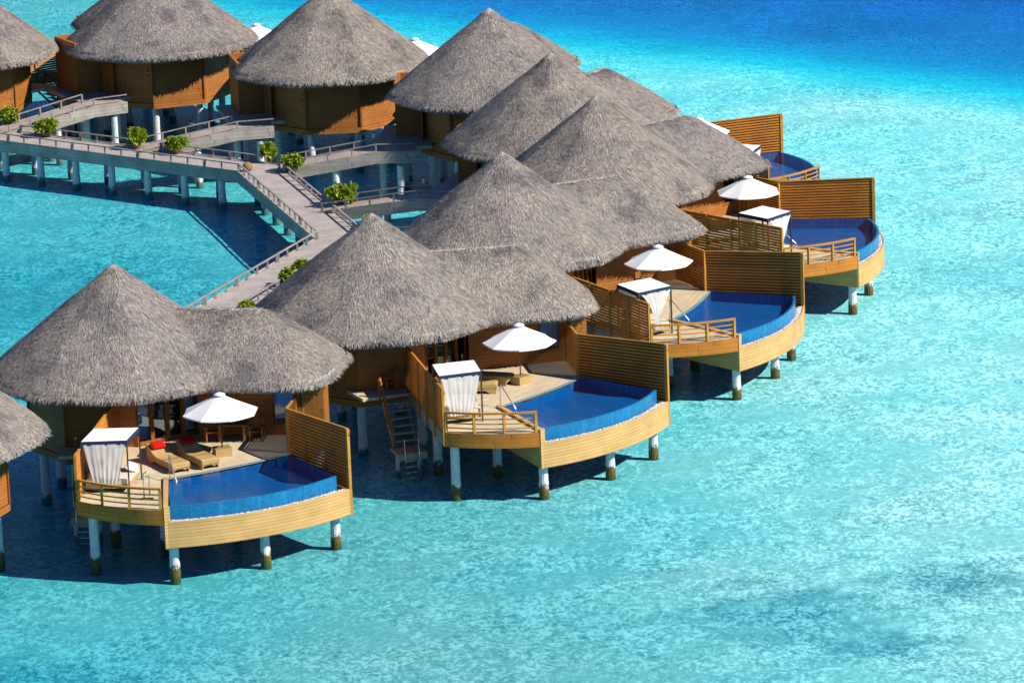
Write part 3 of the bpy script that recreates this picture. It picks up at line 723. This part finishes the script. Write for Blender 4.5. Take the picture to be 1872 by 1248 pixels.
def lounger_proto(mat):
    P = Proto('sun_lounger'); prof = [(-1.3, .76), (-1.2, .79), (-.55, .46), (-.25, .39), (.35, .41), (1.22, .43), (1.3, .38)]
    m = MB(); w = .40; n = len(prof); vs = []
    for y in (-w, w):
        for x, z in prof: vs.append((x, y, z))
        for x, z in prof: vs.append((x, y, z - .16))
    fs = []
    for i in range(n - 1):
        fs += [(i, i + 1, 2 * n + i + 1, 2 * n + i), (n + i + 1, n + i, 3 * n + i, 3 * n + i + 1), (i + 1, i, n + i, n + i + 1), (2 * n + i, 2 * n + i + 1, 3 * n + i + 1, 3 * n + i)]
    fs += [(0, 2 * n, 3 * n, n), (n - 1, 2 * n - 1, 4 * n - 1, 3 * n - 1)]
    m.add(vs, fs); P.part('backrest_and_seat', m.mesh('lounger_bed', mat, fix=True)); P.parts[-1][0] = 'seat'
    m = MB(); sk = [(-1.15, .0), (-1.25, .61), (-.55, .30), (-.2, .24), (1.25, .27), (1.25, .0), (1.05, .0), (.75, .14), (-.55, .14), (-.85, .0)]
    for y in (-.385, .345):
        k = len(sk); m.add([(x, y, z) for x, z in sk] + [(x, y + .04, z) for x, z in sk], [tuple(range(k)), tuple(range(2 * k - 1, k - 1, -1))] + [(i, k + i, k + (i + 1) % k, (i + 1) % k) for i in range(k)])
    P.part('side_panel', m.mesh('side_panel', M['wicker'], fix=True))
    m = MB(); m.add([(1.27, -.38, .12), (1.27, -.2, .17), (1.27, .2, .17), (1.27, .38, .12), (1.27, .38, .32), (1.27, -.38, .32)] + [(1.22, -.38, .12), (1.22, -.2, .17), (1.22, .2, .17), (1.22, .38, .12), (1.22, .38, .32), (1.22, -.38, .32)],
                    [(0, 1, 2, 3, 4, 5), (11, 10, 9, 8, 7, 6)] + [(i, 6 + i, 6 + (i + 1) % 6, (i + 1) % 6) for i in range(6)])
    P.part('foot_panel', m.mesh('foot_panel', M['wicker'], fix=True)); return P
LT = lounger_proto(M['wicker']); LWH = lounger_proto(M['whitefab'])
def lounger(v, head, foot, label, proto=LT, red=None):
    a = Vector(head); b = Vector(foot); c = a.lerp(b, .5); an = math.atan2((b - a).y, (b - a).x) + R(V[v][2])
    proto.spawn(vw(v, c, ZD), an, label, 'sun lounger', 'woven sun loungers on the decks')
    if red:
        d = (b - a).normalized(); p = c - d * .88; o = mob('pillow', RED); o.location = vw(v, p, ZD + .745); o.rotation_euler = (0, R(27), an)
        prop(o, red, 'pillow', 'red pillows on the loungers')
RED = pillow(.42, .68, .17, M['red'], 'red_pillow')
lounger(1, (1.78, -6.05), (3.1, -8.35), 'tan woven sun lounger with red pillow, left of the pair on the nearest deck', LT, 'red pillow on the left lounger of the pair on the nearest deck')
lounger(1, (3.05, -5.6), (4.28, -7.85), 'tan woven sun lounger with red pillow, right of the pair by the umbrella pole', LT, 'red pillow on the right lounger of the pair, by the umbrella pole')
lounger(2, (1.0, -5.6), (3.3, -6.6), 'tan woven lounger behind the daybed beside the water stairs', LT)
lounger(2, (2.6, -3.9), (4.2, -5.6), 'tan woven lounger next to the umbrella base beside the water stairs', LT)
lounger(4, (.9, -5.2), (3.0, -6.6), 'lounger with white cover on the deck farthest right, behind its left fence', LWH)
PW = pillow(.5, .7, .2, M['whitefab'], 'white_pillow'); PC = pillow(.6, .8, .22, M['cream'], 'cream_pillow'); PR = pillow(.45, .5, .16, M['red'], 'red_small_pillow')
for v, p, z, me, rx, lb, g in [(1, (1.1, -9.6), .72, PW, 20, 'white pillow at the right end of the daybed on the nearest villa terrace', None), (1, (-.45, -10.3), .70, PC, -30, 'cream pillow at the left of the daybed on the nearest villa terrace', None),
                      (1, (-.3, -9.4), .74, PC, -35, 'cream bolster pillow against the left fence behind the sheer curtain of the nearest daybed', None),
                      (3, (-.2, -9.3), .85, PR, -50, 'red pillow in the daybed on the third villa deck', None)]:
    o = mob('pillow', me); o.location = vw(v, p, ZD + z); o.rotation_euler = (R(12), R(rx), R(V[v][2] + 5)); prop(o, lb, 'pillow', 'pillows on the daybeds')
def chair_proto():
    P = Proto('wooden_armchair'); f = M['furniture']
    for x in (-.27, .27):
        for y in (-.25, .25):
            m = MB(); m.box(x - .03, x + .03, y - .03, y + .03, 0, .64 if y < 0 else .9); P.part('leg', m.mesh('leg', f))
        m = MB(); m.box(x - .04, x + .04, -.30, .24, .64, .68); P.part('armrest', m.mesh('armrest', f))
    m = MB()
    for i in range(6): m.box(-.25, .25, -.27 + i * .088, -.27 + i * .088 + .07, .42, .45)
    P.part('seat', m.mesh('seat', f)); m = MB()
    for z in (.55, .66, .77, .86): m.box(-.24, .24, .235, .265, z, z + .07)
    P.part('backrest', m.mesh('backrest', f)); return P
CH = chair_proto()
CH.spawn(vw(1, (6.05, -3.6), ZD), R(-10), 'wooden armchair right of the dining table under the nearest roof', 'chair', 'wooden armchairs on the decks')
CH.spawn(vw(1, (4.1, -3.45), ZD), R(12), 'wooden armchair left of the dining table, behind the umbrella canopy', 'chair', 'wooden armchairs on the decks')
CH.spawn(vw(2, (-.9, -4.15), ZD - .01), R(19.4 - 80), 'wooden armchair on the side balcony at the head of the water stairs', 'chair', 'wooden armchairs on the decks')
CH.spawn(vw(3, (5.3, -3.7), ZD), R(60), 'wooden armchair in the shade behind the third villa umbrella', 'chair', 'wooden armchairs on the decks')
CH.spawn(vw(4, (-1.2, -4.2), ZD - .01), R(100), 'wooden armchair on the side balcony beside the third villa eave', 'chair', 'wooden armchairs on the decks')
T = Proto('dining_table'); m = MB()
for i in range(7): m.box(-.62, .62, -.42 + i * .12, -.42 + i * .12 + .105, .74, .78)
T.part('tabletop', m.mesh('tabletop', M['furniture']))
for x in (-.52, .52):
    for y in (-.32, .32):
        m = MB(); m.box(x - .045, x + .045, y - .045, y + .045, 0, .735); T.part('leg', m.mesh('leg', M['furniture']))
T.spawn(vw(1, (5.05, -3.45), ZD), R(-10), 'wooden dining table behind the umbrella of the nearest villa', 'table')
sh = Proto('outdoor_shower'); m = MB(); m.tube([(-.12, 0, 0), (-.12, 0, 1.0), (-.09, 0, 1.1), (0, 0, 1.15), (.09, 0, 1.1), (.12, 0, 1.0), (.12, 0, .2)], .03, 8); sh.part('pipe', m.mesh('pipe', M['steel'], True))
m = MB(); m.box(-.26, .26, -.12, .12, 0, .04); sh.part('base_plate', m.mesh('base_plate', M['metal']))
sh.spawn(vw(1, (1.88, -12.1), ZD), 0, 'small steel outdoor shower arch behind the railing of the nearest terrace', 'shower')

# ------------------------------------------------------------------ boardwalk
ZB = 2.0
WL = [(-36.5, 268.4), (-14.8, 251.5), (-9.95, 234.0), (-15.0, 220.6), (-17.9, 212.9)]
def offs(pl, d):
    o = []
    for i, p in enumerate(pl):
        ns = []
        for a, b in ((i - 1, i), (i, i + 1)):
            if a >= 0 and b < len(pl):
                v = (Vector(pl[b]) - Vector(pl[a])).normalized(); ns.append(Vector((-v.y, v.x)))
        n = sum(ns, Vector((0, 0))).normalized(); k = d / max(.4, n.dot(ns[0])); o.append((p[0] + n.x * k, p[1] + n.y * k))
    return o
WR = offs(WL, 2.45)
BW = Proto('boardwalk'); m = MB()
m.prism(WL + WR[::-1], ZB - .12, ZB); BW.part('planking', m.mesh('planking', M['boardwalk']))
m = MB()
for pl, o in ((WL, -.035), (WR, .035)):
    q = offs(pl, o)
    for a, b in zip(q, q[1:]): m.wall(a, b, ZB - .62, ZB + .06, .06)
BW.part('fascia', m.mesh('fascia', M['greywood'], fix=True))
ramps = (8, 7, 6, 5, 4)
def along(pl, step, start=.4):
    o = []
    for a, b in zip(pl, pl[1:]):
        A = Vector(a); B = Vector(b); L = (B - A).length; k = max(1, round(L / step))
        for i in range(k): o.append((A.lerp(B, (i + .5) / k), (B - A).normalized()))
    return o
def rail_run(P, pl, gaps):
    m = MB(); q = pl
    segs = []
    for a, b in zip(q, q[1:]):
        A = Vector(a); B = Vector(b); L = (B - A).length; d = (B - A) / L; cuts = []
        for gx, gy, w in gaps:
            s = (Vector((gx, gy)) - A).dot(d); off = abs((Vector((gx, gy)) - A - d * s).length)
            if -w < s < L + w and off < 3.5: cuts.append((s - w, s + w))
        cuts.sort(); s = 0
        for c0, c1 in cuts:
            if c0 > s + .4: segs.append((A + d * s, A + d * c0))
            s = max(s, c1)
        if s < L - .3: segs.append((A + d * s, B))
    for A, B in segs: m.beam((A.x, A.y, ZB + .43), (B.x, B.y, ZB + .43), .10, .055)
    r = P.part('railing', m.mesh('railing', M['railgrey']))
    for A, B in segs:
        L = (B - A).length; k = max(1, round(L / 1.25))
        for i in range(k + 1):
            p = A.lerp(B, (i + .02) / (k + .04)); pm = MB(); w = .045 if i % 4 else .09; pm.box(p.x - w, p.x + w, p.y - w, p.y + w, ZB - .02, ZB + .41); P.sub(r, 'post', pm.mesh('post', M['railgrey']))
gaps = []
for v in ramps:
    g = vw(v, (-3.3, 11.9)); gaps.append((g[0], g[1], 1.25))
rail_run(BW, offs(WL, .08), []); rail_run(BW, offs(WR, -.08), gaps)
for pl, o in ((WL[:2], .15), (WR[:2], -.15), (offs(WL, 1.225)[1:], 0)):
    for p, d in along(offs(pl, o), 2.75): BW.part('stilt', stilt(p.x, p.y, ZB - .5, .2, -4.0, 'stilt_pale'))
BW.spawn((0, 0, 0), 0, 'grey timber boardwalk on white stilts zigzagging behind the villas', 'boardwalk')

RP = Proto('entry_ramp'); Y0, Y1 = 11.9, 6.3; xa, xb = -4.2, -2.4
m = MB(); za, zb_ = ZB + .012, 2.89
m.hexa([(xa, Y1, zb_ - .1), (xb, Y1, zb_ - .1), (xb, Y0, za - .1), (xa, Y0, za - .1)], [(xa, Y1, zb_), (xb, Y1, zb_), (xb, Y0, za), (xa, Y0, za)])
m.box(xa, -2.66, 4.2, Y1, 2.79, 2.892)
RP.part('planking', m.mesh('planking', M['ramp']))
m = MB()
for x in (xa - .035, xb + .035): m.wall((x, Y1), (x, Y0), zb_ - .62, zb_ + .05, .06, za - .62, za + .05)
m.wall((xa - .035, 4.2), (xa - .035, Y1 - .01), 2.27, 2.94, .06)
RP.part('fascia', m.mesh('fascia', M['greywood'], fix=True))
for x in (xa + .02, xb - .02):
    m = MB(); m.beam((x, Y1, zb_ + .46), (x, Y0 - .15, za + .46), .085, .05)
    if x < -3: m.beam((x, 4.2, zb_ + .46), (x, Y1, zb_ + .461), .085, .05)
    r = RP.part('railing', m.mesh('railing', M['railgrey']))
    for i in range(5):
        y = Y1 + (Y0 - .2 - Y1) * i / 4; z = zb_ + (za - zb_) * (y - Y1) / (Y0 - Y1); pm = MB(); pm.box(x - .045, x + .045, y - .045, y + .045, z - .02, z + .44); RP.sub(r, 'post', pm.mesh('post', M['railgrey']))
for x, y in ((-4.0, 8.6), (-2.6, 8.6), (-4.0, 5.0)): RP.part('stilt', stilt(x, y, 2.1, .19, -4.0, 'stilt_pale'))
RL = {8: 'grey timber ramp from the boardwalk up to the top left villa', 7: 'grey timber ramp with sunlit rails leading to the villa at top centre left',
      6: 'ramp with bright side board and white lamp, leading to the top centre villa', 5: 'ramp with rounded shade edge on its side, beside the biggest bush', 4: 'ramp mostly hidden behind the pointed roof of the second villa'}
for v in ramps: RP.spawn((V[v][0], V[v][1], 0), R(V[v][2]), RL[v], 'ramp', 'timber ramps from the boardwalk to the villas')
LP = Proto('ramp_lamp'); m = MB(); m.box(-.07, .07, -.07, .07, 0, .30); LP.part('lamp_body', m.mesh('lamp_body', M['lampwhite'])); m = MB(); m.box(-.09, .09, -.09, .09, .302, .34); LP.part('cap', m.mesh('cap', M['metal']))
for v, lb in ((6, 'small white lamp on the sunlit ramp rail under the top centre eave'), (5, 'small white lamp on the rail of the ramp behind the pointed roof')):
    LP.spawn(vw(v, (xb - .02, Y1 + .25), zb_ + .45), R(V[v][2]), lb, 'lamp', 'small lamps on the ramp rails')
BL = Proto('bollard_lamp'); m = MB(); m.lathe([(.16, 0), (.27, .12), (.30, .28), (.24, .42), (.12, .50), (.04, .52)], 14); BL.part('shade', m.mesh('shade', M['pot'], True))
BL.spawn((-14.25, 251.55, ZB), 0, 'round brown pot lamp at the outer corner of the boardwalk', 'lamp')

# ------------------------------------------------------------------ bushes in pots
def bush_proto(seed, rad, hgt):
    rr = random.Random(seed); P = Proto('potted_bush')
    m = MB(); m.lathe([(.20, 0), (.25, .04), (.30, .27), (.31, .30), (.27, .30), (.26, .25), (.02, .25)], 14); P.part('pot', m.mesh('pot', M['pot'], True))
    st = MB(); lf = MB(); tips = []
    for i in range(40):
        a = rr.random() * 2 * PI; q = math.sqrt(rr.random()) * rad * .82; h = .3 + (hgt - .3) * rr.uniform(.15, 1) * (1 - .35 * (q / rad) ** 2)
        tip = Vector((q * math.cos(a), q * math.sin(a), h)); tips.append(tip)
        midp = Vector((tip.x * .35, tip.y * .35, .35 + (h - .35) * .5)); st.tube([(rr.uniform(-.08, .08), rr.uniform(-.08, .08), .33), midp, tip], .03, 5, .012)
    for tip in tips:
        n = rr.randint(22, 34); cs = rr.uniform(.22, .36)
        for k in range(n):
            d = Vector((rr.gauss(0, 1), rr.gauss(0, 1), rr.gauss(.35, .8))).normalized(); s = d.cross(Vector((0, 0, 1)))
            if s.length < .1: s = Vector((1, 0, 0))
            s.normalize(); ln = rr.uniform(.6, 1.0) * cs * 1.1; w = rr.uniform(.05, .085); up = s.cross(d)
            b = tip + d * .03 + Vector((rr.gauss(0, .04), rr.gauss(0, .04), rr.gauss(0, .04))); mid = b + d * ln * .55 + up * .03; e = b + d * ln - Vector((0, 0, .05))
            lf.add([b, mid + s * w, e, mid - s * w], [(0, 1, 2, 3)])
    P.part('stem', st.mesh('stem', M['bark'])); P.part('foliage', lf.mesh('foliage', M['leaf'])); return P
BS = [bush_proto(1, .84, 1.1), bush_proto(2, .62, 1.4), bush_proto(3, 1.08, 1.25), bush_proto(4, .8, 1.0)]
for (x, y, k, sc, z, lb) in [(-29.0, 267.0, 3, 1.1, ZB, 'low green potted bush at the left frame edge beside the first ramp'), (-26.5, 263.4, 0, 1.0, ZB, 'round green bush at the foot of the ramp to the top left villa'),
                         (-20.9, 258.9, 1, 1.0, ZB, 'tall two-headed green bush left of the second ramp'), (-18.5, 257.1, 0, .95, ZB, 'green bush right of the second ramp foot'),
                         (-13.2, 253.9, 1, .9, ZB, 'green bush left of the sunlit ramp at the boardwalk bend'), (-11.7, 250.9, 0, .95, ZB, 'green bush right of the sunlit ramp at the boardwalk bend'),
                         (-8.8, 241.8, 2, 1.0, ZB, 'biggest green bush, on the boardwalk edge above the second pointed roof'), (-7.15, 236.0, 3, .72, ZB, 'green bush just showing behind the peak of the second villa roof'),
                         (-10.3, 226.0, 3, .8, ZB, 'green bush on the boardwalk edge half behind the second villa roof, upper of two'), (-12.8, 218.6, 3, .62, ZB, 'tip of a green bush above the flat ridge of the nearest villa roof')]:
    o = BS[k].spawn((x, y, z), rnd.random() * 6, lb, 'bush', 'green potted bushes along the boardwalk'); o.scale = (sc * .9,) * 3
o = BS[3].spawn((-10.95, 224.0, ZB), 2.0, 'green bush on the boardwalk edge half behind the second villa roof, lower of two', 'bush', 'green potted bushes along the boardwalk'); o.scale = (.75, .75, .75)

# ------------------------------------------------------------------ sea and seabed
def axis(lo, hi, step, far):
    a = [lo + step * i for i in range(int((hi - lo) / step) + 1)]; return [lo - far, lo - far * .3] + a + [hi + far * .3, hi + far]
xs = axis(-140, 140, 2.5, 2500); ys = axis(110, 420, 2.5, 2500)
def sst(a, b, x): t_ = max(0, min(1, (x - a) / (b - a))); return t_ * t_ * (3 - 2 * t_)
def depth(x, y):
    s = (x - 20) * .66 + (y - 286) * .75
    d = .29 - .09 * sst(2, 18, x) + 2.35 * sst(-8, 22, s) + 2.5 * sst(18, 80, s)
    d += .16 * sst(-4, -22, x) * sst(275, 240, y)
    d += .10 * noise.noise((x * .12, y * .12, 0)) + .04 * noise.noise((x * .5, y * .5, 3))
    return -max(.15, d)
m = MB(); nx = len(xs)
m.add([(x, y, depth(x, y)) for y in ys for x in xs], [(j * nx + i, j * nx + i + 1, (j + 1) * nx + i + 1, (j + 1) * nx + i) for j in range(len(ys) - 1) for i in range(nx - 1)])
o = mob('seabed', m.mesh('seabed', M['seabed'], True)); prop(o, 'pale coral sand seabed with painted glints and dark reef patches under the lagoon', None, None, 'structure')
m = MB(); m.box(-2600, 2600, -2300, 2900, -9, 0); o = mob('sea', m.mesh('sea', M['sea'])); prop(o, 'clear turquoise lagoon water turning deep blue far out', None, None, 'structure')

# ------------------------------------------------------------------ light, sky, camera
SUN = Vector((.93, -.37)).normalized(); EL = R(40)
sd = Vector((SUN.x * math.cos(EL), SUN.y * math.cos(EL), math.sin(EL)))
sun = bpy.data.lights.new('sun', 'SUN'); sun.energy = 5.0; sun.angle = R(.5); sun.color = (1, .95, .86)
so = bpy.data.objects.new('sun', sun); COL.objects.link(so); so.rotation_euler = sd.to_track_quat('Z', 'Y').to_euler(); so.location = (60, 180, 80)
w = bpy.data.worlds.new('World'); scene.world = w; w.use_nodes = True; nt = w.node_tree
bg = nt.nodes['Background']; sk = nt.nodes.new('ShaderNodeTexSky'); sk.sky_type = 'NISHITA'; sk.sun_disc = False; sk.ozone_density = 5; sk.dust_density = 0;  sk.sun_elevation = EL; sk.sun_rotation = math.atan2(SUN.x, SUN.y)
tn = nt.nodes.new('ShaderNodeMix'); tn.data_type = 'RGBA'; tn.blend_type = 'MULTIPLY'; tn.inputs[0].default_value = 1; tn.inputs[7].default_value = (.62, .86, 1.2, 1)
nt.links.new(sk.outputs[0], tn.inputs[6]); nt.links.new(tn.outputs[2], bg.inputs[0]); bg.inputs[1].default_value = .065

TH, RO_, FPX, H = .248207667, -.0391200075, 8483.06, 55.4530766
right = Vector((1, 0, 0)); fwd = Vector((0, math.cos(TH), -math.sin(TH))); up = Vector((0, math.sin(TH), math.cos(TH)))
c_, s_ = math.cos(RO_), math.sin(RO_); r2 = right * c_ + up * s_; u2 = up * c_ - right * s_
cam = bpy.data.cameras.new('camera'); cam.sensor_fit = 'HORIZONTAL'; cam.sensor_width = 36; cam.lens = FPX / 1872 * 36; cam.clip_start = 1; cam.clip_end = 8000
co_ = bpy.data.objects.new('camera', cam); COL.objects.link(co_)
co_.matrix_world = Matrix(((r2.x, u2.x, -fwd.x, 0), (r2.y, u2.y, -fwd.y, 0), (r2.z, u2.z, -fwd.z, H), (0, 0, 0, 1)))
scene.camera = co_
scene.render.engine = 'CYCLES'
scene.cycles.max_bounces = 8; scene.cycles.diffuse_bounces = 1; scene.cycles.glossy_bounces = 2; scene.cycles.transparent_max_bounces = 12; scene.cycles.caustics_reflective = False; scene.cycles.caustics_refractive = False
scene.view_settings.view_transform = 'Standard'; scene.view_settings.look = 'None'; scene.view_settings.exposure = .45; scene.view_settings.gamma = 1
